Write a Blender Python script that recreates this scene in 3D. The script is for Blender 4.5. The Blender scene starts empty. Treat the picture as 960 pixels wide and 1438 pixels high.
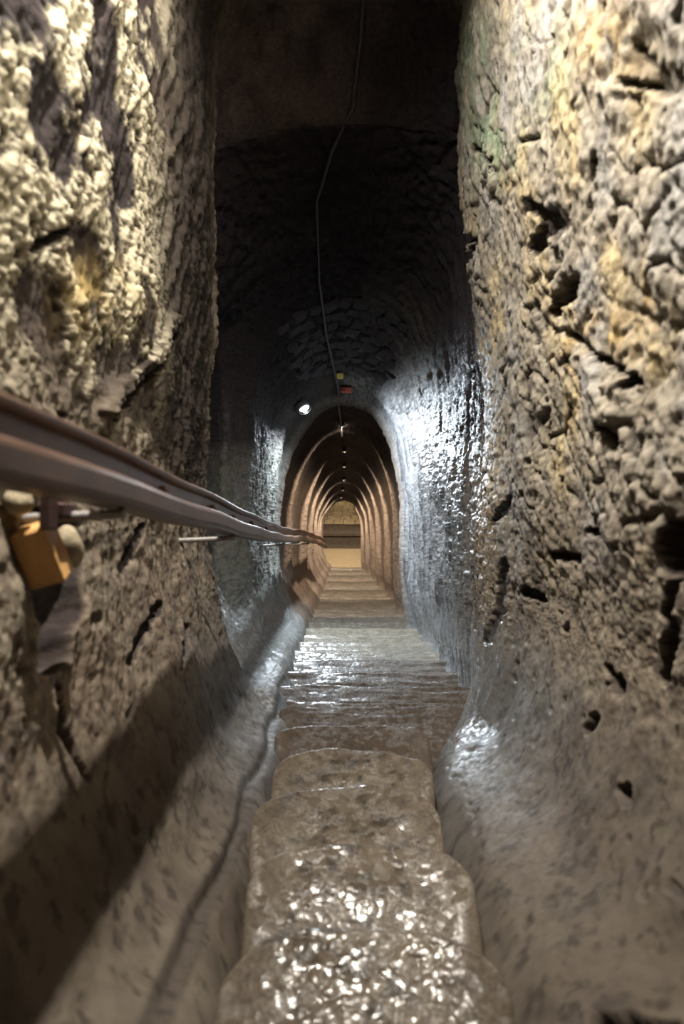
import bpy, math, random
import numpy as np
from mathutils import Vector, Matrix

# ------------------------------------------------------------------ camera, world, light
A = math.radians(30.4)                      # the passage descends at this angle
CA, SA = math.cos(A), math.sin(A)
H0 = 8.50                                   # height of the camera above the bottom landing
F = 1000.0                                  # focal length in pixels of a 960 x 1438 frame
VPX, VPY = 483.0, 752.0                     # where the passage axis meets the frame

def W(X, Y, Z):
    """passage frame (across, perpendicular up, along the descending axis) -> world"""
    return Vector((X, Z * CA + Y * SA, -Z * SA + Y * CA + H0))

scene = bpy.context.scene
col = scene.collection
ROT = Matrix(((1, 0, 0), (0, SA, CA), (0, CA, -SA)))   # columns: images of X, Y, Z

def D(X, Y, Z):
    return ROT @ Vector((X, Y, Z))

cam_d = bpy.data.cameras.new('camera')
cam = bpy.data.objects.new('camera', cam_d)
col.objects.link(cam)
cam_d.sensor_fit = 'VERTICAL'
cam_d.sensor_height = 36.0
cam_d.lens = F / 1438.0 * 36.0
cam_d.clip_start = 0.02
cam.location = W(0, 0, 0)
pitch = A - math.atan((VPY - 719.0) / F)
cam.rotation_euler = (math.pi / 2 - pitch, 0, math.atan((VPX - 480.0) / F))
cam_d.dof.use_dof = True
cam_d.dof.focus_distance = 4.2
cam_d.dof.aperture_fstop = 2.8
scene.camera = cam

world = bpy.data.worlds.new('world')
scene.world = world
world.use_nodes = True
world.node_tree.nodes['Background'].inputs[0].default_value = (0.30, 0.28, 0.36, 1)
world.node_tree.nodes['Background'].inputs[1].default_value = 0.0

vs = scene.view_settings
vs.view_transform = 'Standard'
vs.look = 'None'
vs.exposure = 0.0
vs.gamma = 1.0
vs.use_curve_mapping = False

FLOOD = dict(pos=(-0.22, 2.05, 0.95), power=122.0, color=(1.0, 0.93, 0.82), size=0.045)
SPOT = dict(pos=(-0.36, 1.80, 0.85), aim=(0.50, 1.15, 1.45), power=220.0, color=(1.0, 0.93, 0.81))  # unseen spot added to brighten the right wall
FILL_L = dict(pos=(0.30, 1.85, 0.70), aim=(-0.50, 1.40, 1.30), power=130.0, color=(1.0, 0.93, 0.80))  # fill spot added out of view to lift the left crust
COLD = dict(pos=(-0.285, 0.90, 4.93), power=400.0, color=(0.80, 0.91, 1.0))
WARM = dict(power=270.0, color=(1.0, 0.82, 0.63))
CHAMBER = dict(pos=(0.05, 0.98, 15.72), power=9.0, color=(1.0, 0.85, 0.64))

# ------------------------------------------------------------------ helpers
rng = np.random.default_rng(7)
random.seed(7)
LAT = rng.random((64, 64, 64)).astype(np.float32)

def vnoise(p):
    i = np.floor(p).astype(np.int64)
    f = (p - i).astype(np.float32)
    f = f * f * f * (f * (f * 6 - 15) + 10)
    i0 = i & 63
    i1 = (i + 1) & 63
    x0, y0, z0 = i0[:, 0], i0[:, 1], i0[:, 2]
    x1, y1, z1 = i1[:, 0], i1[:, 1], i1[:, 2]
    fx, fy, fz = f[:, 0], f[:, 1], f[:, 2]
    a = LAT[x0, y0, z0] * (1 - fx) + LAT[x1, y0, z0] * fx
    b = LAT[x0, y1, z0] * (1 - fx) + LAT[x1, y1, z0] * fx
    c = LAT[x0, y0, z1] * (1 - fx) + LAT[x1, y0, z1] * fx
    d = LAT[x0, y1, z1] * (1 - fx) + LAT[x1, y1, z1] * fx
    return ((a * (1 - fy) + b * fy) * (1 - fz) + (c * (1 - fy) + d * fy) * fz) * 2 - 1

def fbm(p, freq, octv=3, off=0.0, stretch=(1, 1, 1), gain=0.5):
    q = p * (np.array(stretch) * freq) + off
    out = np.zeros(len(p), np.float32)
    amp = 1.0
    for k in range(octv):
        out += amp * vnoise(q)
        q = q * 2.03 + 11.7
        amp *= gain
    return out

JIT = rng.random((16, 16, 16, 3)).astype(np.float32)

def worley(p, freq):
    q = p * freq
    i = np.floor(q).astype(np.int64)
    f = (q - i).astype(np.float32)
    f1 = np.full(len(p), 9.0, np.float32)
    f2 = np.full(len(p), 9.0, np.float32)
    for dx in (-1, 0, 1):
        for dy in (-1, 0, 1):
            for dz in (-1, 0, 1):
                j = JIT[(i[:, 0] + dx) & 15, (i[:, 1] + dy) & 15, (i[:, 2] + dz) & 15]
                d = (dx + j[:, 0] - f[:, 0]) ** 2 + (dy + j[:, 1] - f[:, 1]) ** 2 + (dz + j[:, 2] - f[:, 2]) ** 2
                m = d < f1
                f2 = np.where(m, f1, np.minimum(f2, d))
                f1 = np.where(m, d, f1)
    return np.sqrt(f1), np.sqrt(f2)

def sstep(a, b, x):
    t = np.clip((x - a) / (b - a), 0, 1)
    return t * t * (3 - 2 * t)

def to_world(P):
    P = np.asarray(P, np.float64)
    o = np.empty_like(P)
    o[:, 0] = P[:, 0]
    o[:, 1] = P[:, 2] * CA + P[:, 1] * SA
    o[:, 2] = -P[:, 2] * SA + P[:, 1] * CA + H0
    return o

def obj(name, me, mat, parent=None, **props):
    o = bpy.data.objects.new(name, me)
    col.objects.link(o)
    if mat is not None and me is not None and not me.materials:
        me.materials.append(mat)
    if parent is not None:
        o.parent = parent
    for k, v in props.items():
        o[k] = v
    return o

def empty(name, loc, **props):
    o = bpy.data.objects.new(name, None)
    o.empty_display_size = 0.05
    col.objects.link(o)
    o.location = loc
    for k, v in props.items():
        o[k] = v
    return o

def child(name, me, mat, parent):
    """a part whose mesh is given in world coordinates"""
    o = obj(name, me, mat, parent)
    o.matrix_parent_inverse = Matrix.Translation(parent.location).inverted()
    return o

def grid_mesh(name, P, nr, nc, attrs=None, smooth=True, wrap=False):
    """P: (nr*nc,3) world coordinates"""
    me = bpy.data.meshes.new(name)
    r = np.arange(nr - 1)
    c = np.arange(nc if wrap else nc - 1)
    R_, C_ = np.meshgrid(r, c, indexing='ij')
    C2 = (C_ + 1) % nc
    q = np.stack([R_ * nc + C_, R_ * nc + C2, (R_ + 1) * nc + C2, (R_ + 1) * nc + C_], -1).reshape(-1)
    n = len(q) // 4
    me.vertices.add(len(P))
    me.vertices.foreach_set('co', np.asarray(P, np.float32).ravel())
    me.loops.add(len(q))
    me.loops.foreach_set('vertex_index', q.astype(np.int32))
    me.polygons.add(n)
    me.polygons.foreach_set('loop_start', np.arange(0, n * 4, 4, dtype=np.int32))
    me.polygons.foreach_set('use_smooth', np.full(n, smooth))
    me.update(calc_edges=True)
    set_attrs(me, attrs)
    return me

def set_attrs(me, attrs):
    if not attrs:
        return
    for k, v in attrs.items():
        v = np.asarray(v, np.float32)
        if v.ndim == 2:
            a = me.attributes.new(k, 'FLOAT_COLOR', 'POINT')
            a.data.foreach_set('color', np.concatenate([v, np.ones((len(v), 1), np.float32)], 1).ravel())
        else:
            a = me.attributes.new(k, 'FLOAT', 'POINT')
            a.data.foreach_set('value', v)

def poly_mesh(name, verts, faces, smooth=False):
    me = bpy.data.meshes.new(name)
    me.from_pydata([tuple(v) for v in verts], [], faces)
    me.update()
    if smooth:
        for p in me.polygons:
            p.use_smooth = True
    return me

# ------------------------------------------------------------------ materials
def new_mat(name):
    m = bpy.data.materials.new(name)
    m.use_nodes = True
    nt = m.node_tree
    return m, nt, nt.nodes['Principled BSDF']

def rock_material(name, wet_attr=True, base=(0.2, 0.17, 0.14), bump=0.35, fine=260.0, mid=55.0, rough=(0.92, 0.16), vary=0.35, beads=0.0):
    m, nt, b = new_mat(name)
    N = nt.nodes.new
    L = nt.links.new
    tc = N('ShaderNodeTexCoord')
    n1 = N('ShaderNodeTexNoise'); n1.inputs['Scale'].default_value = mid; n1.inputs['Detail'].default_value = 6
    n1.inputs['Roughness'].default_value = 0.65
    n2 = N('ShaderNodeTexNoise'); n2.inputs['Scale'].default_value = fine; n2.inputs['Detail'].default_value = 3
    L(tc.outputs['Object'], n1.inputs['Vector']); L(tc.outputs['Object'], n2.inputs['Vector'])
    if wet_attr:
        at = N('ShaderNodeAttribute'); at.attribute_name = 'tint'
        colout = at.outputs['Color']
    else:
        rgb = N('ShaderNodeRGB'); rgb.outputs[0].default_value = (*base, 1)
        colout = rgb.outputs[0]
    mr = N('ShaderNodeMapRange'); mr.inputs[1].default_value = 0.3; mr.inputs[2].default_value = 0.7
    mr.inputs[3].default_value = 1.0 - vary; mr.inputs[4].default_value = 1.0 + vary
    L(n1.outputs['Fac'], mr.inputs[0])
    hs = N('ShaderNodeVectorMath'); hs.operation = 'MULTIPLY'
    cb = N('ShaderNodeCombineXYZ')
    vary_out = mr.outputs[0]
    if wet_attr and not beads:
        ag0 = N('ShaderNodeAttribute'); ag0.attribute_name = 'grain'
        mv = N('ShaderNodeMix'); mv.data_type = 'FLOAT'; mv.inputs[2].default_value = 1.0
        L(ag0.outputs['Fac'], mv.inputs[0]); L(mr.outputs[0], mv.inputs[3])
        vary_out = mv.outputs[0]
    for k in range(3):
        L(vary_out, cb.inputs[k])
    L(colout, hs.inputs[0]); L(cb.outputs[0], hs.inputs[1])
    L(hs.outputs[0], b.inputs['Base Color'])
    if wet_attr:
        aw = N('ShaderNodeAttribute'); aw.attribute_name = 'wet'
        mw = N('ShaderNodeMath'); mw.operation = 'MULTIPLY_ADD'
        # patchy film of water
        mr2 = N('ShaderNodeMapRange'); mr2.inputs[1].default_value = 0.35; mr2.inputs[2].default_value = 0.6
        mr2.inputs[3].default_value = 0.45; mr2.inputs[4].default_value = 1.0
        L(n1.outputs['Fac'], mr2.inputs[0])
        mm = N('ShaderNodeMath'); mm.operation = 'MULTIPLY'
        L(aw.outputs['Fac'], mm.inputs[0]); L(mr2.outputs[0], mm.inputs[1])
        L(mm.outputs[0], mw.inputs[0])
        mw.inputs[1].default_value = rough[1] - rough[0]
        mw.inputs[2].default_value = rough[0]
        L(mw.outputs[0], b.inputs['Roughness'])
        ms = N('ShaderNodeMath'); ms.operation = 'MULTIPLY_ADD'
        ms.inputs[1].default_value = 0.5; ms.inputs[2].default_value = 0.15
        L(mm.outputs[0], ms.inputs[0])
        L(ms.outputs[0], b.inputs['Specular IOR Level'])
    else:
        b.inputs['Roughness'].default_value = rough[0]
    ad = N('ShaderNodeMath'); ad.operation = 'MULTIPLY_ADD'
    ad.inputs[1].default_value = 0.25
    L(n2.outputs['Fac'], ad.inputs[0]); L(n1.outputs['Fac'], ad.inputs[2])
    bp = N('ShaderNodeBump'); bp.inputs['Strength'].default_value = bump; bp.inputs['Distance'].default_value = 0.012
    L(ad.outputs[0], bp.inputs['Height'])
    if wet_attr and not beads:
        ag = N('ShaderNodeAttribute'); ag.attribute_name = 'grain'
        mg = N('ShaderNodeMath'); mg.operation = 'MULTIPLY'; mg.inputs[1].default_value = bump
        L(ag.outputs['Fac'], mg.inputs[0]); L(mg.outputs[0], bp.inputs['Strength'])
    last = bp
    if beads:
        # pebbly skin: every little dome mirrors the lamp once
        wn = N('ShaderNodeTexNoise'); wn.inputs['Scale'].default_value = 25; wn.inputs['Detail'].default_value = 2
        L(tc.outputs['Object'], wn.inputs['Vector'])
        wv = N('ShaderNodeVectorMath'); wv.operation = 'MULTIPLY_ADD'
        wv.inputs[1].default_value = (.03, .03, .03)
        L(wn.outputs['Color'], wv.inputs[0]); L(tc.outputs['Object'], wv.inputs[2])
        vo = N('ShaderNodeTexVoronoi'); vo.inputs['Scale'].default_value = beads
        vo.feature = 'SMOOTH_F1'; vo.inputs['Smoothness'].default_value = .25
        L(wv.outputs[0], vo.inputs['Vector'])
        sq = N('ShaderNodeMath'); sq.operation = 'POWER'; sq.inputs[1].default_value = 2.0
        L(vo.outputs['Distance'], sq.inputs[0])
        iv = N('ShaderNodeMath'); iv.operation = 'SUBTRACT'; iv.inputs[0].default_value = 1.0
        L(sq.outputs[0], iv.inputs[1])
        b2 = N('ShaderNodeBump'); b2.inputs['Strength'].default_value = .8; b2.inputs['Distance'].default_value = .0050
        ab = N('ShaderNodeAttribute'); ab.attribute_name = 'bead'; L(ab.outputs['Fac'], b2.inputs['Strength'])
        L(iv.outputs[0], b2.inputs['Height']); L(bp.outputs[0], b2.inputs['Normal'])
        last = b2
        se = N('ShaderNodeSeparateColor'); L(vo.outputs['Color'], se.inputs[0])
        dr = N('ShaderNodeMapRange'); dr.inputs[1].default_value = .40; dr.inputs[2].default_value = .52
        dr.inputs[3].default_value = .42; dr.inputs[4].default_value = 0.0
        L(se.outputs[0], dr.inputs[0])
        rmx = N('ShaderNodeMath'); rmx.operation = 'ADD'
        L(mw.outputs[0], rmx.inputs[0]); L(dr.outputs[0], rmx.inputs[1]); L(rmx.outputs[0], b.inputs['Roughness'])
    L(last.outputs[0], b.inputs['Normal'])
    return m

M_ROCK = rock_material('rock_wall')
M_STEP = rock_material('worn_wet_step', beads=52.0, bump=0.05, mid=120.0, fine=330.0, rough=(0.75, 0.05), vary=0.3)
M_VAULT = rock_material('vault_stone', False, (0.030, 0.027, 0.032), bump=0.5)
M_BLOCK = rock_material('ashlar_block', False, (0.30, 0.235, 0.14), bump=0.5, mid=18, fine=60)
M_PLINTH = rock_material('shaded_plinth', False, (0.085, 0.065, 0.045), bump=0.5, mid=18, fine=60)  # shadow band at the end wall foot, put in as dark stone
M_LAND = rock_material('sandy_landing', False, (0.20, 0.155, 0.092), bump=0.3, mid=25, fine=90, vary=0.15)
M_PACK = rock_material('packing_stone', False, (0.36, 0.30, 0.20), bump=0.5)

def wood_material(name, c1, c2, scale, rough, stretch):
    m, nt, b = new_mat(name)
    N = nt.nodes.new; L = nt.links.new
    tc = N('ShaderNodeTexCoord')
    mp = N('ShaderNodeMapping'); mp.inputs['Scale'].default_value = stretch
    n = N('ShaderNodeTexNoise'); n.inputs['Scale'].default_value = scale; n.inputs['Detail'].default_value = 5
    r = N('ShaderNodeValToRGB')
    r.color_ramp.elements[0].position = 0.3; r.color_ramp.elements[0].color = (*c1, 1)
    r.color_ramp.elements[1].position = 0.7; r.color_ramp.elements[1].color = (*c2, 1)
    L(tc.outputs['Object'], mp.inputs[0]); L(mp.outputs[0], n.inputs['Vector']); L(n.outputs['Fac'], r.inputs[0])
    L(r.outputs[0], b.inputs['Base Color'])
    b.inputs['Roughness'].default_value = rough
    bp = N('ShaderNodeBump'); bp.inputs['Strength'].default_value = 0.25; bp.inputs['Distance'].default_value = 0.004
    L(n.outputs['Fac'], bp.inputs['Height']); L(bp.outputs[0], b.inputs['Normal'])
    return m

M_RAIL = wood_material('dark_rail_wood', (0.058, 0.032, 0.022), (0.135, 0.078, 0.054), 30, 0.42, (3, 0.35, 0.35))
M_WEDGE = wood_material('fresh_wedge_wood', (0.50, 0.26, 0.08), (0.66, 0.38, 0.14), 40, 0.6, (1, 1, 0.2))

def plain(name, c, rough=0.5, metal=0.0):
    m, nt, b = new_mat(name)
    N = nt.nodes.new; L = nt.links.new
    tc = N('ShaderNodeTexCoord')
    n = N('ShaderNodeTexNoise'); n.inputs['Scale'].default_value = 90; n.inputs['Detail'].default_value = 4
    r = N('ShaderNodeValToRGB')
    r.color_ramp.elements[0].color = (*[x * 0.6 for x in c], 1); r.color_ramp.elements[1].color = (*[min(1, x * 1.4) for x in c], 1)
    L(tc.outputs['Object'], n.inputs['Vector']); L(n.outputs['Fac'], r.inputs[0]); L(r.outputs[0], b.inputs['Base Color'])
    b.inputs['Roughness'].default_value = rough; b.inputs['Metallic'].default_value = metal
    return m

M_STEEL = plain('rebar_steel', (0.34, 0.32, 0.31), 0.5, 0.5)
M_RUST = plain('rusty_iron', (0.085, 0.045, 0.04), 0.7, 0.3)
M_CABLE = plain('cable_sheath', (0.035, 0.033, 0.038), 0.55)
M_LAMPB = plain('lamp_housing', (0.12, 0.12, 0.12), 0.5)
M_RED = plain('red_box_plastic', (0.28, 0.045, 0.03), 0.45)
M_YEL = plain('yellow_gland_plastic', (0.50, 0.42, 0.05), 0.4)

def emit(name, c, s):
    m, nt, b = new_mat(name)
    b.inputs['Base Color'].default_value = (0.8, 0.8, 0.8, 1)
    b.inputs['Emission Color'].default_value = (*c, 1)
    b.inputs['Emission Strength'].default_value = s
    return m
M_ECOLD = emit('lit_lens_cold', COLD['color'], 6.0)
M_EWARM = emit('lit_lens_warm', (1.0, 0.8, 0.55), 8.0)

# ------------------------------------------------------------------ passage shell
# station profiles: 17 points from the left floor edge over the crown to the right floor edge
NEAR = [(-.12, -.98), (-.225, -.75), (-.36, -.635), (-.452, -.38), (-.53, 0), (-.52, .5), (-.50, 1.2), (-.46, 2.15), (0, 2.75),
        (.445, 2.3), (.455, 1.5), (.49, .7), (.55, .05), (.57, -.3), (.48, -.60), (.31, -.73), (.18, -.98)]
MOUTH = [(-.16, -.98), (-.275, -.67), (-.39, -.60), (-.52, -.36), (-.60, 0), (-.63, .55), (-.62, 1.1), (-.57, 1.58), (0, 1.72),
         (.56, 1.60), (.60, 1.1), (.585, .6), (.56, .05), (.56, -.3), (.56, -.52), (.55, -.72), (.40, -.98)]
VAULT = [(-.16, -.98), (-.28, -.66), (-.39, -.57), (-.48, -.34), (-.525, 0), (-.535, .45), (-.50, .85), (-.33, 1.21), (0, 1.36),
         (.33, 1.23), (.50, .90), (.535, .5), (.53, .05), (.53, -.3), (.54, -.52), (.55, -.72), (.42, -.98)]
RING = [(-.16, -.98), (-.28, -.66), (-.38, -.55), (-.46, -.32), (-.49, 0), (-.495, .36), (-.43, .72), (-.24, 1.0), (0, 1.09),
        (.24, 1.0), (.40, .72), (.455, .36), (.465, 0), (.475, -.3), (.50, -.52), (.53, -.72), (.42, -.98)]

def lerp(a, b, t):
    return [(p[0] * (1 - t) + q[0] * t, p[1] * (1 - t) + q[1] * t) for p, q in zip(a, b)]

def tube(l, r, c):
    s = lambda x: x
    return [(-.16, -.98), (-.28, -.66), (-.37, -.55), (l * .97, -.30), (l * 1.0, 0), (l * .97, .30), (l * .80, .62 * c), (l * .46, .91 * c), ((l + r) * .5, c),
            (r * .52, .91 * c), (r * .84, .62 * c), (r * .98, .30), (r * 1.02, 0), (r * 1.02, -.3), (r * 1.03, -.50), (r * 1.06, -.70), (.36, -.98)]

RIBS = [(5.35, -.465, .42, .99), (6.6, -.485, .445, .955), (8.2, -.43, .455, .92), (9.8, -.425, .425, .90),
        (11.4, -.42, .415, .83), (13.0, -.44, .38, .78), (14.6, -.465, .34, .72), (15.55, -.46, .36, .76)]

def rib_profile(z):
    for k in range(len(RIBS) - 1):
        z0, z1 = RIBS[k][0], RIBS[k + 1][0]
        if z <= z1 + 1e-9:
            t = min(max((z - z0) / (z1 - z0), 0), 1)
            l, r, c = [RIBS[k][j] * (1 - t) + RIBS[k + 1][j] * t for j in (1, 2, 3)]
            s = min(t / .15, 1.0)
            e = min(max((t - .66) / .34, 0), 1)
            b = 0.075 * (s * s * (3 - 2 * s)) * (1 - e * e * (3 - 2 * e))
            return tube(l - b * .8, r + b * .8, c + b)
    return tube(*RIBS[-1][1:])

CHAM = [(-.14, -1.1), (-.45, -.95), (-.62, -.6), (-.75, -.32), (-.78, 0), (-.78, .36), (-.75, .9), (-.45, 1.5), (0, 1.7),
        (.45, 1.5), (.75, .9), (.78, .36), (.78, 0), (.75, -.3), (.62, -.6), (.5, -.95), (.36, -1.1)]

RECESS = [(-.16, -.98), (-.275, -.67), (-.40, -.60), (-.58, -.38), (-.70, 0), (-.74, .5), (-.72, 1.0)]
STATIONS = [(-1.2, NEAR), (2.70, NEAR), (2.82, NEAR), (2.95, MOUTH), (3.15, RECESS + lerp(MOUTH, VAULT, .19)[7:]), (3.75, RECESS + lerp(MOUTH, VAULT, .76)[7:]), (4.0, VAULT), (5.0, RING), (5.22, RING)]

def profile(z):
    if z >= 15.62:
        return CHAM
    if z >= 15.55:
        t = (z - 15.55) / .07
        return lerp(tube(*RIBS[-1][1:]), CHAM, t)
    if z >= RIBS[0][0]:
        return rib_profile(z)
    if z >= 5.22:
        return lerp(RING, tube(*RIBS[0][1:]), (z - 5.22) / (RIBS[0][0] - 5.22))
    for k in range(len(STATIONS) - 1):
        if z <= STATIONS[k + 1][0]:
            t = (z - STATIONS[k][0]) / (STATIONS[k + 1][0] - STATIONS[k][0])
            if k == 2:
                t = t * t * (3 - 2 * t)
            p = lerp(STATIONS[k][1], STATIONS[k + 1][1], max(t, 0))
            if z < 3.25:
                w = min(max((z - 2.15) / 1.1, 0), 1); w = w * w * (3 - 2 * w)
                q = lerp(NEAR, MOUTH, w)
                p = p[:11] + q[11:]
            return p
    return RING

zs = list(np.arange(-1.2, .5, .03))
z = .5
while z < 17.8:
    zs.append(z)
    z *= 1.0040
zs += list(np.linspace(2.82, 2.95, 90)) + list(np.linspace(15.55, 15.62, 16))
zs = np.array(sorted(set(np.round(zs, 5))))
NR = len(zs)
seg = [14, 34, 70, 96, 130, 130, 90, 50, 50, 80, 120, 130, 96, 76, 46, 14]
ts = np.concatenate([[k + j / n for j in range(n)] for k, n in enumerate(seg)] + [[16.0]])
NC = len(ts)
prof = np.array([profile(v) for v in zs])                     # NR,17,2

def catmull(P, t):
    k = np.clip(np.floor(t).astype(int), 0, 15)
    f = (t - k)[None, :, None]
    g = lambda i: P[:, np.clip(k + i, 0, 16), :]
    p0, p1, p2, p3 = g(-1), g(0), g(1), g(2)
    return .5 * (2 * p1 + (p2 - p0) * f + (2 * p0 - 5 * p1 + 4 * p2 - p3) * f ** 2 + (3 * p1 - p0 - 3 * p2 + p3) * f ** 3)

XY = catmull(prof, ts)
G = np.empty((NR, NC, 3))
G[:, :, :2] = XY
G[:, :, 2] = zs[:, None]
# inward normals
du = np.gradient(G, axis=1)
dv = np.gradient(G, axis=0)
NRM = np.cross(du, dv)
NRM /= np.linalg.norm(NRM, axis=2, keepdims=True) + 1e-12
mid = np.zeros_like(G); mid[:, :, 1] = .2; mid[:, :, 2] = zs[:, None]
sgn = np.sign(np.sum(NRM * (mid - G), axis=2).mean())
NRM *= sgn
P = G.reshape(-1, 3)
NV = NRM.reshape(-1, 3)
X, Y, Z = P[:, 0], P[:, 1], P[:, 2]
Zc = np.maximum(Z, .3)
U = VPX + F * X / Zc
V = VPY - F * Y / Zc
near = 1 - sstep(2.6, 2.95, Z)
left = X < 0
disp = np.zeros(len(P), np.float32)

# broad undulation
calmL = 1 - (.45 * (X < 0) + .3 * (X > 0)) * near * sstep(.15, -.05, Y)
disp += .022 * fbm(P, 2.2, 2) * (1 - .55 * sstep(5, 6, Z))
disp += .0075 * fbm(P, 7.0, 3, 5.0) * (1 - .4 * sstep(5, 6, Z))
smooth_low = sstep(-.2, -.55, Y)                               # banks are trowelled smooth
# roughness of the dry rock near the camera
fine = fbm(P, 34.0, 4, 9.0, (1, 1, 1), .66)
disp += (.0062 * (1 - .75 * smooth_low) * (1 - .5 * sstep(2.6, 6, Z))) * fine * calmL
# vertical tool marks
streak = fbm(P, 20.0, 3, 3.0, (1.6, .17, 1.6))
st_w = (.25 + .75 * sstep(1.5, 2.9, Z)) * (1 - .6 * sstep(5.3, 6, Z)) * (1 - .6 * smooth_low)
disp += (.006 + .006 * sstep(2.7, 3.2, Z) * (1 - sstep(5.2, 5.4, Z))) * streak * st_w
# diagonal tool marks on the left wall
diag = fbm(np.stack([X, Y * .92 + Z * .40, Z * .92 - Y * .40], 1), 20.0, 3, 1.0, (1, .28, 1.5))
disp += .008 * calmL * diag * near * (X < 0) * sstep(-.5, -.2, Y)
# knobbly crust on the upper left wall
idx = np.where(left & (Z < 3.0) & (Z > .4) & (Y > -.25))[0]
Pi = P[idx]
wq = Pi + .012 * np.stack([fbm(Pi, 14, 2, 1.), fbm(Pi, 14, 2, 7.), fbm(Pi, 14, 2, 13.)], 1)
f1, f2 = worley(wq, 78.0)
g1, g2 = worley(wq + 3.3, 27.0)
knob = np.sqrt(np.clip(1 - (f1 * 1.35) ** 2, 0, 1)) * .42 + np.sqrt(np.clip(1 - (g1 * 1.3) ** 2, 0, 1)) * .40
patch = np.clip(fbm(Pi, 5.5, 3, 2.0) * .9 + .54 + .30 * sstep(1.3, .3, Y[idx]), 0, 1)
crust_w = sstep(.08, .5, Y[idx]) * (1 - sstep(1.75, 2.25, Z[idx]))
crust = np.zeros(len(P), np.float32)
crust[idx] = knob * patch
cw = np.zeros(len(P), np.float32); cw[idx] = crust_w
disp += .027 * (crust - .30) * cw - .004 * fine * cw
# broken, slabby rock on the right wall
idx = np.where((~left) & (Z < 3.2) & (Z > .4) & (Y > -.75))[0]
Pi = P[idx]
Q = np.stack([Pi[:, 0], Pi[:, 1] * .75 + Pi[:, 2] * .66, Pi[:, 2] * .75 - Pi[:, 1] * .66], 1) * np.array([1, .55, 1.5])
Q = Q + .03 * np.stack([fbm(Pi, 9, 2, 1.), fbm(Pi, 9, 2, 7.), fbm(Pi, 9, 2, 13.)], 1)
f1, f2 = worley(Q, 7.5)
edge = f2 - f1
h1, h2 = worley(Pi + .01 * fbm(Pi, 20, 2)[:, None], 42.0)
rw = sstep(-.32, .15, Y[idx])
crk = np.clip(1 - edge / .10, 0, 1) * np.clip(fbm(Pi, 3.5, 2, 4.) * 1.4 + .25, 0, 1)
slab = np.zeros(len(P), np.float32); slab[idx] = crk * rw
cellh = np.sin(f1 * 3 + Pi[:, 1] * 5) * .5
disp[idx] += (.007 * cellh - .016 * crk) * rw + .009 * (np.clip(1 - h1 * 1.3, 0, 1) - .3) * .35 * (.35 + .65 * rw)
# small random pits
pn = fbm(P, 24.0, 2, 21.0)
pit = sstep(.78, 1.0, pn) * (Z < 3.2)
disp -= .018 * pit * (1 - .7 * smooth_low) * (.4 + .6 * (X > 0))

def seg_dist(pts, halfw):
    """distance to a polyline drawn on the wall, in widths"""
    best = np.full(len(P), 9.0, np.float32)
    for (ax, ay), (bx, by) in zip(pts[:-1], pts[1:]):
        ex, ey = bx - ax, by - ay
        t = np.clip(((U - ax) * ex + (V - ay) * ey) / (ex * ex + ey * ey), 0, 1)
        best = np.minimum(best, np.hypot(U - ax - t * ex, V - ay - t * ey) / halfw)
    return best

jag = 1 + .45 * fbm(P, 30.0, 2, 31.0)
vis = (Z < 3.1) & (Z > .45)
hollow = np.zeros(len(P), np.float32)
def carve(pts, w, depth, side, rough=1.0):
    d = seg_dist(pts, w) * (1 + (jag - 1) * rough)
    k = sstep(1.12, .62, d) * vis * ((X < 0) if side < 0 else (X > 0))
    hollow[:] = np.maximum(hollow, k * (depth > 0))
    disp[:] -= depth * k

# the socket of the wedge and the cavity running down from it
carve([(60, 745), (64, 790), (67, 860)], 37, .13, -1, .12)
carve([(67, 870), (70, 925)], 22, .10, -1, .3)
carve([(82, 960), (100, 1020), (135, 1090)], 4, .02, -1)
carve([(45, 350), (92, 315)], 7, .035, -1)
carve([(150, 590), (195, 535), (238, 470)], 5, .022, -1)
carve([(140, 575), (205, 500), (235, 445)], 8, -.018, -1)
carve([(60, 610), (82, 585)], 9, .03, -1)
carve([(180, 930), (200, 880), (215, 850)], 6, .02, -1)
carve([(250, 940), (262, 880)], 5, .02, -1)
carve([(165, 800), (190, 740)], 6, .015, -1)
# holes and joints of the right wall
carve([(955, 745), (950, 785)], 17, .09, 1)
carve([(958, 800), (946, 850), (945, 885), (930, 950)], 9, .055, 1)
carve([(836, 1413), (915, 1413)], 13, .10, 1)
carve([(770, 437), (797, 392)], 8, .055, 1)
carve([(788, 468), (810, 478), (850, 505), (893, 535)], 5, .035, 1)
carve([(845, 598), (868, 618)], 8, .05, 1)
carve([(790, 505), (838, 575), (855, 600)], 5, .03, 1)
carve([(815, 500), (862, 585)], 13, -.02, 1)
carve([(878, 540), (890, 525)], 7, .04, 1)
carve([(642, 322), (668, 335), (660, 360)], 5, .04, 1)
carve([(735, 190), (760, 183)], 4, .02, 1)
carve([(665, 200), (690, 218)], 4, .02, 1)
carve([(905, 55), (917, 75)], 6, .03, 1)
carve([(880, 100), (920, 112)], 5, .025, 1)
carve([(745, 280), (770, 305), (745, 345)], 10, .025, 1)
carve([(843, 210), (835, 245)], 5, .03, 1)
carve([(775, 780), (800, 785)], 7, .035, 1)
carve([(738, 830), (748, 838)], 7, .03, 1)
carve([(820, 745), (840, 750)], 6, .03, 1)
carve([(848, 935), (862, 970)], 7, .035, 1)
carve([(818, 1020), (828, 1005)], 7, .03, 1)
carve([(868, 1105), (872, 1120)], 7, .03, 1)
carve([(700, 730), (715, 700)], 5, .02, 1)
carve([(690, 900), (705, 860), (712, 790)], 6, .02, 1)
carve([(665, 880), (660, 810)], 5, .02, 1)
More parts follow.
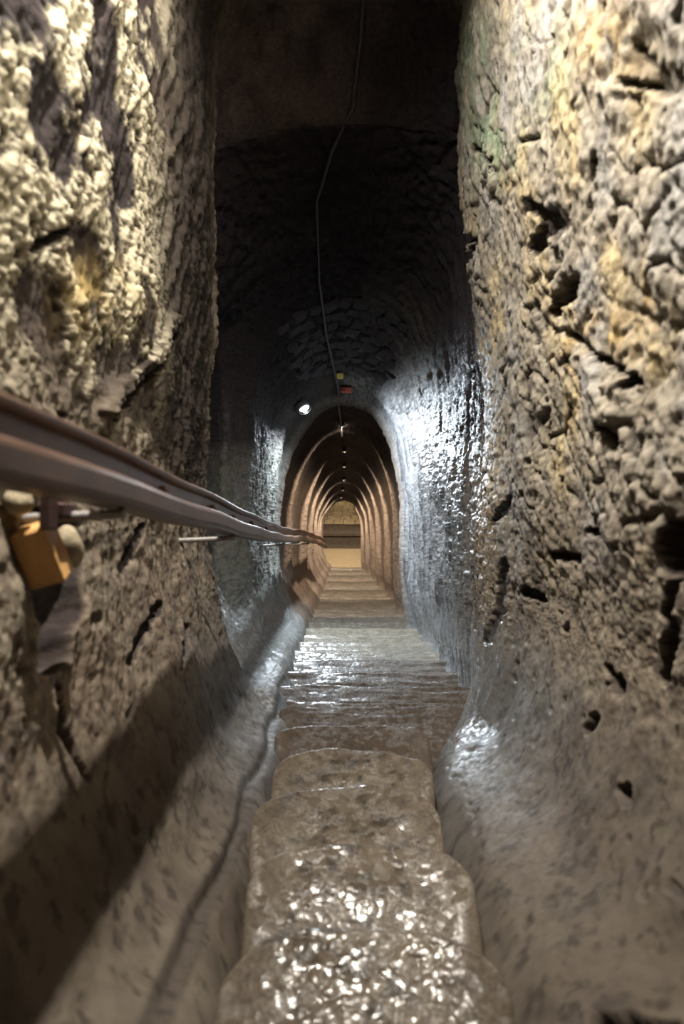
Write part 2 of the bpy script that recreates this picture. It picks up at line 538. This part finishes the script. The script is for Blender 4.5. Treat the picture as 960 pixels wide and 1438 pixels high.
# trench between the steps and the left bank
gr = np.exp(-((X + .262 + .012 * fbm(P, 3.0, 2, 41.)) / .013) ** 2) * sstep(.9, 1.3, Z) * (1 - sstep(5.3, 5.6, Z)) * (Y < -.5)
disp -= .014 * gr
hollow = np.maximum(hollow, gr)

PD = P + NV * disp[:, None]

# ---- colours of the stone itself
def mix(c, d, w):
    return c * (1 - w[:, None]) + np.array(d, np.float32) * w[:, None]
n_lo = fbm(P, 1.6, 3, 51.)
n_mid = fbm(P, 6.0, 3, 61.)
n_hi = fbm(P, 22.0, 3, 71.)
tint = np.tile(np.array([[.235, .185, .140]], np.float32), (len(P), 1))
tint = mix(tint, (.31, .27, .20), np.clip(.45 + .6 * n_mid, 0, 1) * .7)
tint = mix(tint, (.13, .10, .085), np.clip(n_hi * .9, 0, 1) * .8)
# left crust: pale grains on a dark purple-brown body
cm = (sstep(.22, .42, crust)) * cw
tint = mix(tint, (.024, .018, .020), cw * .95)
tint = mix(tint, (.56, .505, .37), cm)
ochreL = np.exp(-(((U - 130) / 45) ** 2 + ((V - 415) / 50) ** 2)) * (X < 0) * vis
tint = mix(tint, (.62, .45, .16), ochreL * .75 * np.clip(.6 + n_hi, 0, 1))
fadeL = (X < 0) * sstep(1.75, 2.2, Z) * near * sstep(.0, .3, Y)  # light falling off along the left wall, painted into the tint
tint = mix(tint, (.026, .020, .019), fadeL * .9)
# right wall: pale cream with ochre, green and grey patches
rt = (X > 0) * near * sstep(-.35, .35, Y)
tint = mix(tint, (.40, .36, .295), rt * .75)
tint = mix(tint, (.17, .145, .115), rt * np.clip(n_hi * 1.1 + .05, 0, 1) * .7)
tint = mix(tint, (.58, .44, .20), rt * np.clip(n_mid * 1.5 - .45, 0, 1) * .5)
tint = mix(tint, (.34, .34, .34), rt * np.clip(-n_mid * 1.5 - .2, 0, 1) * .6)
def spot(x, y, sx, sy):
    return np.exp(-(((U - x) / sx) ** 2 + ((V - y) / sy) ** 2)) * (X > 0) * vis
green = spot(690, 190, 35, 60) + .8 * spot(670, 60, 30, 70) + .6 * spot(770, 90, 40, 60)
tint = mix(tint, (.20, .29, .20), np.clip(green * np.clip(.7 + n_hi * .8 + n_mid, 0, 1), 0, 1) * .85)
och = spot(850, 465, 45, 35) + spot(712, 248, 12, 14) + .7 * spot(790, 540, 12, 90) + .7 * spot(905, 420, 10, 110) + spot(870, 40, 40, 70) + .5 * spot(690, 740, 14, 130) + .7 * spot(660, 640, 8, 110)
tint = mix(tint, (.60, .40, .14), np.clip(och * np.clip(.75 + n_hi, 0, 1), 0, 1) * .6)
# cavities: their shadow painted in dark; cracks and pits toned darker too
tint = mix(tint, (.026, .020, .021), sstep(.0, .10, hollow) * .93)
tint = mix(tint, (.05, .042, .036), np.clip(slab * 1.2, 0, 1) * .8)
tint = mix(tint, (.07, .058, .05), pit * .7)
# shade of lintel and vault painted in, wet grey wall below the cold lamp, brown lining further down
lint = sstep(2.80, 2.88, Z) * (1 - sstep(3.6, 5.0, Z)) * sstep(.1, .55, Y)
vault_shade = np.clip(lint + .9 * sstep(2.85, 2.95, Z) * (1 - sstep(5.25, 5.35, Z)) * sstep(.45, .75, Y) * sstep(.16, .0, X + .12 * n_mid), 0, 1)
tint = mix(tint, (.020, .016, .021), vault_shade * .95)
face = sstep(2.80, 2.86, Z) * (1 - sstep(2.93, 2.97, Z)) * sstep(1.5, 1.8, Y)
tint = mix(tint, (.15, .115, .11), face * (.55 + .45 * n_mid) * sstep(.35, -.3, X))
wall_mid = sstep(2.7, 3.6, Z) * (1 - sstep(5.25, 5.4, Z))
tint = mix(tint, (.22, .225, .235), wall_mid * (1 - vault_shade) * .85)
tint = mix(tint, (.035, .035, .04), wall_mid * np.clip(streak * 1.1 + n_hi * .3, 0, 1) * .75)
tint = mix(tint, (.17, .18, .12), wall_mid * (X < 0) * (1 - vault_shade) * .35)
inner = sstep(5.25, 5.4, Z)
tint = mix(tint, (.24, .185, .145), inner * .9)
tint = mix(tint, (.10, .07, .055), inner * np.clip(streak * .9 + .1, 0, 1) * .7)
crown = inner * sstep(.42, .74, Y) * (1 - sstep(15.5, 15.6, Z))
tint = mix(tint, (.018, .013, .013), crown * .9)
tint = mix(tint, (.33, .25, .14), sstep(15.55, 15.62, Z))
# moss flecks low down
moss = sstep(.95, 1.25, fbm(P, 9.0, 3, 81.)) * (Y < -.3) * (Z < 2.6)
tint = mix(tint, (.10, .11, .03), moss * .8)
# silty smooth banks
tint = mix(tint, (.215, .175, .14), smooth_low * near * .55)
tint = mix(tint, (.23, .24, .25), smooth_low * sstep(1.5, 2.3, Z) * (1 - inner) * .5)

speck = np.clip(fbm(P, 34.0, 3, 91.0, (1, 1, 1), .7) * 1.4 - .25, 0, 1) * (Z < 3.0) * sstep(.5, -.2, Y)
tint = mix(tint, (.075, .058, .048), speck * .75)
blot = np.clip(fbm(P, 7.0, 3, 97.0) * 1.3 - .1, 0, 1) * (Z < 3.0) * sstep(.3, -.3, Y)
tint = mix(tint, (.12, .098, .082), blot * .6)
wet = np.zeros(len(P), np.float32)
wet += (X > 0) * sstep(1.9, 2.9, Z) * sstep(1.3, .5, Y)
wet += (X > 0) * sstep(.9, 1.9, Z) * smooth_low * .5
wet += (X < 0) * sstep(2.9, 3.6, Z) * .55 * sstep(1.1, .5, Y)
wet += (X < 0) * sstep(1.6, 2.4, Z) * smooth_low * .5
wet = np.clip(wet, 0, 1) * (1 - .35 * inner)
wet = np.clip(wet * (1 - .7 * crown), 0, 1)
tint = tint * (1 + .35 * (X < 0) * near * sstep(.1, -.1, Y))[:, None]
tint = np.clip(tint * (np.where(inner > .5, .56, .62) * (1 - .42 * smooth_low * near))[:, None], .006, 1)

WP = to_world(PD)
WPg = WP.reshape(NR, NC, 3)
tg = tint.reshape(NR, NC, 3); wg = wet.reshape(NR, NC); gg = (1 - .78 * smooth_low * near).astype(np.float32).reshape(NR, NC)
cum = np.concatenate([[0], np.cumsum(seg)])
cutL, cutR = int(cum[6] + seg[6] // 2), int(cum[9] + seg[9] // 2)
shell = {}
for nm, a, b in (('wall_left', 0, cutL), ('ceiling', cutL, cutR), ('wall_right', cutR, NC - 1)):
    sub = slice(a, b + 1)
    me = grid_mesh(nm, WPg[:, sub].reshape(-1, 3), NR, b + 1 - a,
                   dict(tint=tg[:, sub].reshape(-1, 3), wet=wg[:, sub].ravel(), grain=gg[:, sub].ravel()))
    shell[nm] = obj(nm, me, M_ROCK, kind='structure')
shell['wall_left']['label'] = 'rough left rock wall with pale knobbly crust and handrail shadow'
shell['wall_right']['label'] = 'cream and grey right rock wall, wet and glistening further down'
shell['ceiling']['label'] = 'dark vaulted ceiling of the descending passage'

def surf(zq, tq, off=0.0):
    """point on the shell (passage frame, before fine relief) and its inward normal"""
    i = int(np.argmin(np.abs(zs - zq))); j = int(np.argmin(np.abs(ts - tq)))
    k = i * NC + j
    return PD[k] + NV[k] * off, NV[k]

# ------------------------------------------------------------------ floor: earth bed with worn steps
bz = np.linspace(-1.2, 15.75, 120); bx = np.linspace(-.34, .66, 24)
BZ, BX = np.meshgrid(bz, bx, indexing='ij')
bp = np.stack([BX.ravel(), np.full(BX.size, -.90) + .01 * vnoise(np.stack([BX.ravel() * 6, BX.ravel() * 0, BZ.ravel() * 6], 1)), BZ.ravel()], 1)
floor = obj('floor', grid_mesh('floor', to_world(bp), len(bz), len(bx),
            dict(tint=np.tile([[.12, .09, .07]], (bp.shape[0], 1)), wet=np.full(bp.shape[0], .5), grain=np.ones(bp.shape[0]))), M_ROCK, kind='structure')
floor['label'] = 'worn wet stone steps leading down the middle of the passage'

WID = {0: (-.19, .27), 1: (-.21, .26), 2: (-.22, .26), 3: (-.225, .26), 4: (-.235, .31), 5: (-.265, .48), 6: (-.30, .62)}
def step_mesh(k):
    zn = 1.26 + .336 * k
    if k < 0:
        xl, xr = -.185, .27
    elif k in WID:
        xl, xr = WID[k]
    else:
        t = min(1, max(0, (zn - 3.6) / 11))
        xl, xr = -.315 - .03 * t, .62 - .08 * t
    wide = min(1.0, max(0.0, (k - 3.5) / 2.5))
    ncol = 90 if k < 8 else (50 if k < 16 else 26)
    # columns: side drop, rounded shoulder, tread, shoulder, drop
    u = np.linspace(-1, 1, ncol)
    cx = (xl + xr) / 2; hw = (xr - xl) / 2
    dense = 1.0 if k < 6 else (.6 if k < 14 else .35)
    nt_ = max(10, int(70 * dense)); nr_ = max(6, int(20 * dense)); nd = 6
    # longitudinal profile (distance from nosing dz, height dy)
    prof = [(-.42, -.19), (-.36, -.175), (-.33, -.165)]
    for i in range(nt_):
        t = i / (nt_ - 1)
        prof.append((-.31 + t * .285, -.158 + .155 * t))
    r = .028
    for i in range(1, nr_):
        a = i / (nr_ - 1) * math.radians(118)
        prof.append((-.025 + r * math.sin(a + .0) * 1.0, -.003 - r * (1 - math.cos(a))))
    e = prof[-1]
    for i in range(1, nd + 1):
        t = i / nd
        prof.append((e[0] + .03 * t - .01, e[1] - .20 * t))
    prof = np.array(prof)
    U2, R2 = np.meshgrid(u, np.arange(len(prof)), indexing='xy')
    dz = prof[R2, 0]; dy = prof[R2, 1]
    jitter = .02 * math.sin(k * 12.9898) * (1 - wide * .5)
    sb = (.13 * (1 - wide) + .035 * wide) * np.abs(U2) ** 4.0 + .012 * np.sin(U2 * 2.3 + k * 2.1)
    back = np.clip((dz + .31) / .285, 0, 1)
    Zv = zn + jitter * .5 + dz - sb * back
    Xv = cx + hw * (U2 * (1 - .0) ) + .012 * np.sin(Zv * 5 + k) * np.abs(U2)
    Yv = -.67 + dy
    edge = np.clip((np.abs(U2) - .80) / .20, 0, 1)
    Yv = Yv - (1 - wide) * (.006 * U2 ** 2 + .055 * (1 - np.sqrt(np.clip(1 - edge ** 2, 0, 1)))) - wide * .01 * np.abs(U2) ** 6
    Yv = Yv - .022 * (1 - U2 ** 2) * (back ** 2) * (k > 3) * .5        # hollow worn in the tread
    Yv[:, 0] -= .16; Yv[:, -1] -= .16
    Ps = np.stack([Xv.ravel(), Yv.ravel(), Zv.ravel()], 1)
    nz = .0009 * fbm(Ps, 60.0, 2, k * 1.7) + .007 * fbm(Ps, 9.0, 2, k * 3.1)
    wavy = fbm(Ps, 24.0, 2, k + .5, (.25, 1, 1.6)) * .0035 * wide
    Ps[:, 1] += nz * (1 - .55 * wide) + wavy
    n1 = fbm(Ps, 9.0, 3, 3.0); n2 = fbm(Ps, 40.0, 3, 8.0)
    t_ = np.tile(np.array([[.105, .084, .062]], np.float32), (len(Ps), 1))
    t_ = mix(t_, (.060, .046, .035), np.clip(.5 + n1, 0, 1) * .6)
    t_ = mix(t_, (.022, .018, .015), np.clip(n2 * 1.3, 0, 1) * .8 * (1 - np.abs(U2.ravel()) ** 2 * .8))
    if 4 <= k <= 8:
        t_ = mix(t_, (.052, .038, .029), np.full(len(Ps), .7))
    if k > 8:
        t_ = mix(t_, (.12, .108, .08), np.full(len(Ps), .5))
    if k > 12:
        t_ = mix(t_, (.058, .048, .038), np.full(len(Ps), .7))
    uu = np.abs(U2.ravel())
    wet_ = np.clip(1.15 - uu ** 3 * (1.0 - wide * .8), 0, 1) * (1 - .18 * wide)
    me = grid_mesh('step', to_world(Ps), len(prof), ncol, dict(tint=t_, wet=wet_, bead=np.clip(1.05 - uu ** 3, 0.1, 1) * (.85 if k <= 0 else .30 if k == 1 else .18)))
    return me

for k in range(-4, 43):
    obj('step', step_mesh(k), M_STEP, floor)

# ------------------------------------------------------------------ vault stones
def block_mesh(name, sx, sy, sz, jit, bev, seed):
    """rough dressed stone: a chamfered block with shifted corners"""
    r = random.Random(seed)
    v = []; f = []
    for zf, ins in ((-1, 0), (1 - 2 * bev / sz, 0), (1, bev)):
        for sxn, syn in ((-1, -1), (1, -1), (1, 1), (-1, 1)):
            v.append([sxn * (sx / 2 - ins), syn * (sy / 2 - ins), zf * sz / 2])
    for q in range(4):
        dx, dy = r.uniform(-jit, jit), r.uniform(-jit, jit)
        dzz = r.uniform(-jit, jit) * .6
        for lv in range(3):
            v[lv * 4 + q][0] += dx; v[lv * 4 + q][1] += dy
            if lv:
                v[lv * 4 + q][2] += dzz
    for lv in range(2):
        for q in range(4):
            a, b = lv * 4 + q, lv * 4 + (q + 1) % 4
            f.append((a, b, b + 4, a + 4))
    f.append((8, 9, 10, 11)); f.append((3, 2, 1, 0))
    return poly_mesh(name, v, f)

vm = [block_mesh('vault_stone', .108, .098, .05, .016, .020, s) for s in range(6)]
for m_ in vm:
    m_.materials.append(M_VAULT)
ceil = shell['ceiling']
cnt = 0
for row in range(8):
    zq = 4.06 + row * .104
    off = (row % 2) * .5
    for c in range(-9, 10):
        # equal arc steps over the crown
        tq = 8 + (c + off) * .262
        if not (6.95 < tq < 9.05):
            continue
        p, n = surf(zq + random.uniform(-.02, .02), tq + random.uniform(-.03, .03), -.008)
        n = Vector(D(*n)).normalized()
        al = D(0, 0, 1)
        xax = (al - n * al.dot(n)).normalized()
        yax = n.cross(xax)
        an = random.uniform(-.3, .3)
        xax, yax = xax * math.cos(an) + yax * math.sin(an), yax * math.cos(an) - xax * math.sin(an)
        o = obj('vault_stone', vm[(row * 7 + c * 3) % 6], None, ceil)
        sc_ = .86 + .22 * random.random()
        Mx = Matrix((xax * sc_, yax * (.9 + .25 * random.random()), n * (.8 + .5 * random.random()))).transposed().to_4x4()
        Mx.translation = W(*p)
        o.matrix_world = Mx
        cnt += 1

# ------------------------------------------------------------------ bottom chamber
LZ0 = 15.60
def land(xa, fwd, up):
    """landing frame: across, horizontally on from the last step, vertically up"""
    b = W(xa, -.72, LZ0)
    return Vector((b.x, b.y + fwd, b.z + up))
def slab(name, x0, x1, f0, f1, u0, u1, mat, bev=.012, **kw):
    vs_ = []
    for (u, i) in ((u0, 0), (u1 - bev, 0), (u1, bev)):
        for (x, f) in ((x0 + i, f0 + i), (x1 - i, f0 + i), (x1 - i, f1 - i), (x0 + i, f1 - i)):
            vs_.append(land(x, f, u))
    fs = [(3, 2, 1, 0), (8, 9, 10, 11)]
    for lv in range(2):
        for q in range(4):
            fs.append((lv * 4 + q, lv * 4 + (q + 1) % 4, lv * 4 + 4 + (q + 1) % 4, lv * 4 + 4 + q))
    return poly_mesh(name, vs_, fs)
obj('floor_landing', slab('floor_landing', -.75, .75, -.08, .84, -.16, .0, M_LAND), M_LAND, kind='structure',
    label='sandy ochre landing at the foot of the stairs')
wb = obj('wall_back', slab('wall_back', -.95, .95, 1.60, 1.8, -.8, 2.2, M_PLINTH), M_PLINTH, kind='structure',
         label='masonry end wall behind the landing')
obj('floor_lower', slab('floor_lower', -.85, .85, .82, 1.62, -.5, -.36, M_PLINTH), M_PLINTH, kind='structure', label='dark sunken floor beyond the sandy landing')
obj('shade_band_ledge', slab('shade_band_ledge', -.80, .80, 1.50, 1.61, -.06, .04, M_PLINTH), M_PLINTH, wb)
r = random.Random(3)
yy = .24
course = 0
while yy < 1.55:
    hh = r.uniform(.10, .14)
    xx = -.80 - r.random() * .12
    while xx < .8:
        ww = r.uniform(.17, .32)
        o = obj('stone_block', slab('stone_block', xx + .006, xx + ww - .006, 1.53 + r.uniform(-.012, .012), 1.64, yy + .005 + r.uniform(-.006, .006), yy + hh - .005, M_BLOCK, .014), M_BLOCK, wb)
        xx += ww
    yy += hh

# ------------------------------------------------------------------ handrail
def sweep(name, path, section, closed=True, caps=True, frame=None):
    section = [(a * .88, b * .88) for a, b in section]
    """section: list of (a,b): a = away from wall (+X), b = up in the passage frame"""
    n = len(section)
    vs_, fs = [], []
    for i, p in enumerate(path):
        s = 1.0
        for (a, b) in section:
            vs_.append(W(p[0] + a, p[1] + b, p[2]))
    for i in range(len(path) - 1):
        for j in range(n):
            k = (j + 1) % n
            fs.append((i * n + j, i * n + k, (i + 1) * n + k, (i + 1) * n + j))
    if caps:
        fs.append(tuple(range(n - 1, -1, -1)))
        fs.append(tuple(range((len(path) - 1) * n, len(path) * n)))
    return poly_mesh(name, vs_, fs)

RP = [(-.365, .115, -1.0), (-.365, .098, .75), (-.365, .068, 1.97), (-.358, .022, 3.05), (-.368, .014, 3.5), (-.375, .006, 4.2),
      (-.36, -.002, 5.6), (-.335, -.022, 7.4), (-.285, -.06, 8.4), (-.235, -.12, 9.2)]
def rail_path(n=120):
    zz = np.linspace(-1.0, 9.2, n)
    z0 = [p[2] for p in RP]
    xs = np.interp(zz, z0, [p[0] for p in RP]); ys = np.interp(zz, z0, [p[1] for p in RP])
    k = np.array([.25, .5, .25])
    xs[1:-1] = np.convolve(xs, k, 'valid'); ys[1:-1] = np.convolve(ys, k, 'valid')
    wob = .004 * np.sin(zz * 2.3) + .002 * np.sin(zz * 7.1)
    return [(x, y + w, z_) for x, y, w, z_ in zip(xs, ys, wob, zz)]
path = rail_path()
rail = empty('handrail', W(-.36, .1, .75), label='dark wooden handrail running down along the rough left wall', category='handrail')
lower = [(-.034, -.054), (.022, -.054), (.030, -.048), (.033, -.040), (.033, -.012), (.030, -.004), (.022, .001), (-.034, .001)]
upper = [(-.040, .002), (-.006, .002), (-.004, .006), (-.004, .036), (.010, .041), (.014, .046), (.014, .051), (.008, .056), (-.040, .056)]
child('lower_rail', sweep('lower_rail', path, lower), M_RAIL, rail)['label'] = 'lighter projecting lower board'
child('upper_rail', sweep('upper_rail', path, upper), M_RAIL, rail)['label'] = 'recessed upper board with rounded lip'

def rod_mesh(name, pts, rad, n=10, ribbed=False, step=.004):
    """round bar along points given in the passage frame"""
    pts = [Vector(p) for p in pts]
    fine_ = []
    for a, b in zip(pts[:-1], pts[1:]):
        m_ = max(1, int((b - a).length / step))
        for i in range(m_):
            fine_.append(a.lerp(b, i / m_))
    fine_.append(pts[-1])
    vs_, fs = [], []
    for i, p in enumerate(fine_):
        t = (fine_[min(i + 1, len(fine_) - 1)] - fine_[max(i - 1, 0)]).normalized()
        ref = Vector((0, 1, 0)) if abs(t.y) < .9 else Vector((1, 0, 0))
        e1 = t.cross(ref).normalized(); e2 = t.cross(e1)
        rr = rad * (1 + (.16 if ribbed and i % 2 else 0))
        for j in range(n):
            an = 2 * math.pi * j / n
            q = p + e1 * rr * math.cos(an) + e2 * rr * math.sin(an)
            vs_.append(W(*q))
    for i in range(len(fine_) - 1):
        for j in range(n):
            k = (j + 1) % n
            fs.append((i * n + j, i * n + k, (i + 1) * n + k, (i + 1) * n + j))
    fs.append(tuple(range(n - 1, -1, -1))); fs.append(tuple(range((len(fine_) - 1) * n, len(fine_) * n)))
    return poly_mesh(name, vs_, fs, True)

def rail_at(zq):
    return np.interp(zq, [p[2] for p in path], [p[0] for p in path]), np.interp(zq, [p[2] for p in path], [p[1] for p in path])

for zq in (1.15, 2.3, 4.4, 5.6, 6.9):
    rx, ry = rail_at(zq)
    yb = ry - .0555
    child('bracket_bar', rod_mesh('bracket_bar', [((-.56 if zq < 4 else -.52), yb - .012, zq), (rx - .02, yb - .004, zq), (rx + .012, yb, zq)], .008, ribbed=True, step=.0065), M_STEEL, rail)
# flat iron strap that carries the rail above the socket
rx, ry = rail_at(1.13)
def bar_box(name, c, sx, sy, sz, rot=None, bev=.003, seed=0):
    """chamfered bar: c in passage frame, sizes along across/up/axis"""
    R_ = rot or Matrix.Identity(3)
    vs_ = []
    for (yy_, i) in ((-sy / 2, bev), (-sy / 2 + bev, 0), (sy / 2 - bev, 0), (sy / 2, bev)):
        for (a, b) in ((-1, -1), (1, -1), (1, 1), (-1, 1)):
            q = R_ @ Vector((a * (sx / 2 - i), yy_, b * (sz / 2 - i)))
            vs_.append(W(c[0] + q.x, c[1] + q.y, c[2] + q.z))
    fs = [(3, 2, 1, 0), (12, 13, 14, 15)]
    for lv in range(3):
        for q in range(4):
            fs.append((lv * 4 + q, lv * 4 + (q + 1) % 4, lv * 4 + 4 + (q + 1) % 4, lv * 4 + 4 + q))
    return poly_mesh(name, vs_, fs)
for zq in (1.42, 1.97, 2.32, 2.75, 3.3):
    rx, ry = rail_at(zq)
    child('bolt_head', bar_box('bolt_head', (rx + .004, ry + .012, zq), .016, .014, .018, bev=.004), M_RUST, rail)
child('iron_strap', bar_box('iron_strap', (-.452, .058, 1.09), .014, .10, .035), M_RUST, rail)['label'] = 'rusty iron strap'
child('strap_foot', bar_box('strap_foot', (-.452, .040, 1.135), .03, .022, .05), M_RUST, rail)

# ------------------------------------------------------------------ wedge, packing stones
Rw = Matrix.Rotation(math.radians(15), 3, 'Z') @ Matrix.Rotation(math.radians(-20), 3, 'X')
wedge = obj('wooden_wedge', bar_box('wooden_wedge', (-.478, -.030, 1.13), .056, .094, .050, Rw, .004), M_WEDGE,
            label='orange-brown wooden wedge driven into the wall socket below the handrail', category='wedge')

def lump(name, c, rx_, ry_, rz_, seed, freq=22.0):
    nlat, nlon = 14, 20
    th = np.linspace(0.02, math.pi - .02, nlat); ph = np.linspace(0, 2 * math.pi, nlon, endpoint=False)
    T_, H_ = np.meshgrid(th, ph, indexing='ij')
    d = np.stack([np.sin(T_) * np.cos(H_), np.cos(T_), np.sin(T_) * np.sin(H_)], -1).reshape(-1, 3)
    p_ = d * np.array([rx_, ry_, rz_]) 
    s_ = 1 + .22 * fbm(p_ + c, freq, 2, seed)
    return grid_mesh(name, to_world(p_ * s_[:, None] + np.array(c)), nlat, nlon, wrap=True)
obj('packing_stone', lump('packing_stone', (-.468, -.022, 1.205), .024, .036, .028, 4.), M_PACK,
    label='small cream stone packed beside the wooden wedge', category='stone')
obj('packing_stone', lump('packing_stone', (-.505, .050, 1.10), .020, .019, .024, 9.), M_PACK,
    label='pinkish grey stone chip above the wooden wedge under the handrail', category='stone')

# ------------------------------------------------------------------ lamps and cable
def lamp_part(name, rings, n, mat, parent, Rm, loc):
    vs_, fs = [], []
    for (h, ra, rb) in rings:
        for j in range(n):
            a = 2 * math.pi * j / n
            vs_.append((ra * math.cos(a), rb * math.sin(a), h))
    for i in range(len(rings) - 1):
        for j in range(n):
            k = (j + 1) % n
            fs.append((i * n + j, i * n + k, (i + 1) * n + k, (i + 1) * n + j))
    fs.append(tuple(range(n - 1, -1, -1))); fs.append(tuple(range((len(rings) - 1) * n, len(rings) * n)))
    me = poly_mesh(name, vs_, fs, True)
    return obj(name, me, mat, parent)

def bulkhead(pos, nrm, label, cold, power, color, scale=1.0, light_off=.06, lsize=.045, kind='AREA', cone=100, blend=.3):
    n = Vector(D(*nrm)).normalized()
    al = D(0, 0, 1)
    xa = (al - n * al.dot(n)).normalized(); ya = n.cross(xa)
    e = empty('bulkhead_lamp', W(*pos), label=label, category='lamp', group='bulkhead lamps under the vault')
    e.rotation_mode = 'QUATERNION'
    e.rotation_quaternion = Matrix((xa, ya, n)).transposed().to_quaternion()
    e.scale = (scale,) * 3
    lamp_part('housing', [(-.02, .075, .05), (.012, .078, .053), (.020, .072, .048), (.020, .064, .041)], 24, M_LAMPB, e, None, None)
    lamp_part('lens', [(.016, .063, .040), (.030, .058, .036), (.042, .042, .026), (.048, .018, .011)], 24, M_ECOLD if cold else M_EWARM, e, None, None)
    g = []
    for s in (-.5, .5):
        vs_, fs = [], []
        for i in range(11):
            a = math.pi * i / 10
            y_, z_ = .052 * math.cos(a), .018 + .038 * math.sin(a)
            for (dx, dz_) in ((-.003, -.003), (.003, -.003), (.003, .003), (-.003, .003)):
                vs_.append((s * .06 + dx, y_, z_ + dz_))
        for i in range(10):
            for j in range(4):
                fs.append((i * 4 + j, i * 4 + (j + 1) % 4, (i + 1) * 4 + (j + 1) % 4, (i + 1) * 4 + j))
        obj('guard_bar', poly_mesh('guard_bar', vs_, fs), M_LAMPB, e)
    ld = bpy.data.lights.new('lamp_light', kind)
    ld.energy = power; ld.color = color
    if kind == 'SPOT':
        ld.shadow_soft_size = .03; ld.spot_size = math.radians(cone); ld.spot_blend = blend
    else:
        ld.shape = 'DISK'; ld.size = .09
    lo = bpy.data.objects.new('lamp_light', ld); col.objects.link(lo); lo.parent = e
    lo.location = (0, 0, light_off)
    lo.rotation_euler = (math.pi, 0, 0)
    return e

bulkhead(COLD['pos'], (.46, -.88, -.10), 'oval bulkhead lamp glowing cold white at the mouth of the lined tunnel', True, COLD['power'], COLD['color'], .9, kind='SPOT', cone=168, blend=1.0)
names = ['first', 'second', 'third', 'fourth', 'fifth']
for i, k in enumerate((0, 1, 2, 3, 4, 5)):
    zr, l, r_, c = RIBS[k]
    t = .17 / (RIBS[k + 1][0] - zr)
    p, n = surf(zr + .78 * (RIBS[k + 1][0] - zr), 8.0, .02)
    n = (0, -.80, .60)
    lab = ['warm bulkhead lamp tucked behind the widest lining rib', 'warm bulkhead lamp tucked behind the second lining rib down',
           'warm bulkhead lamp tucked behind the third lining rib down', 'warm bulkhead lamp tucked behind the fourth lining rib down',
           'warm bulkhead lamp tucked behind the fifth lining rib down', 'warm bulkhead lamp nearest the bottom chamber'][i]
    bulkhead(p, n, lab, False, WARM['power'], WARM['color'], .5, kind='SPOT')

# flood lamp fixed above the frame, and two fill spots added in like housings
def flood(cfg, down, label, spot=None):  # also builds the two added unseen fill spots
    n = Vector(D(*down)).normalized()
    al = D(1, 0, 0)
    xa = (al - n * al.dot(n)).normalized(); ya = n.cross(xa)
    e = empty('flood_or_fill_lamp', W(*cfg['pos']), label=label, category='lamp', group='flood lamp and added fill lights over the stair head')
    e.rotation_mode = 'QUATERNION'
    e.rotation_quaternion = Matrix((xa, ya, n)).transposed().to_quaternion()
    lamp_part('housing', [(-.10, .03, .03), (-.09, .10, .10), (-.012, .115, .115), (-.012, .10, .10)], 24, M_LAMPB, e, None, None)
    lamp_part('lens', [(-.014, .098, .098), (-.010, .095, .095)], 24, M_EWARM, e, None, None)
    rod = rod_mesh('stem', [(0, 0, 0), (0, .5, 0)], .012)
    ld = bpy.data.lights.new('flood_or_fill_light', 'SPOT' if spot else 'AREA')
    ld.energy = cfg['power']; ld.color = cfg['color']
    if spot:
        ld.spot_size = math.radians(spot); ld.spot_blend = .85; ld.shadow_soft_size = .05
    else:
        ld.shape = 'DISK'; ld.size = cfg['size']
    lo = bpy.data.objects.new('flood_or_fill_light', ld); col.objects.link(lo); lo.parent = e
    lo.rotation_euler = (math.pi, 0, 0)
    lo.location = (0, 0, .02)
    return e
flood(FLOOD, (0.0, -1, -.16), 'flood lamp hanging over the uppermost steps')
aim = tuple(np.array(SPOT['aim']) - np.array(SPOT['pos']))
flood(SPOT, aim, 'added unseen fill light aimed at the cream right wall', spot=104)
aim = tuple(np.array(FILL_L['aim']) - np.array(FILL_L['pos']))
flood(FILL_L, aim, 'added unseen fill light aimed at the crusted left wall', spot=90)
# lamp of the bottom chamber
bulkhead(CHAMBER['pos'], (0, -.9, .45), 'warm bulkhead lamp over the sandy landing', False, CHAMBER['power'], CHAMBER['color'], .8)

# cable along the crown of the vault
cp = []
for zq, tq in ((2.835, 8.25), (2.86, 8.2), (2.88, 8.16), (2.90, 8.12), (2.93, 8.05), (3.05, 7.9), (3.3, 7.75), (3.8, 7.62), (4.3, 7.62), (4.75, 7.72), (5.0, 7.80), (5.25, 7.85), (5.6, 7.9), (6.1, 7.95), (6.6, 8.0)):
    p, n = surf(zq, tq, .030)
    cp.append(tuple(p))
obj('power_cable', rod_mesh('power_cable', cp, .008, 8, step=.05), M_CABLE, label='thin grey power cable running along the dark vault crown', category='cable')
p, n = surf(5.1, 8.08, .03)
jb = obj('junction_box', bar_box('junction_box', tuple(p), .085, .04, .06, bev=.008), M_RED, label='small red junction box on the vault cable', category='junction box')
p, n = surf(4.85, 7.88, .025)
obj('cable_gland', bar_box('cable_gland', tuple(p), .045, .035, .045, bev=.008), M_YEL, label='small yellow cable gland above the red junction box', category='cable gland')
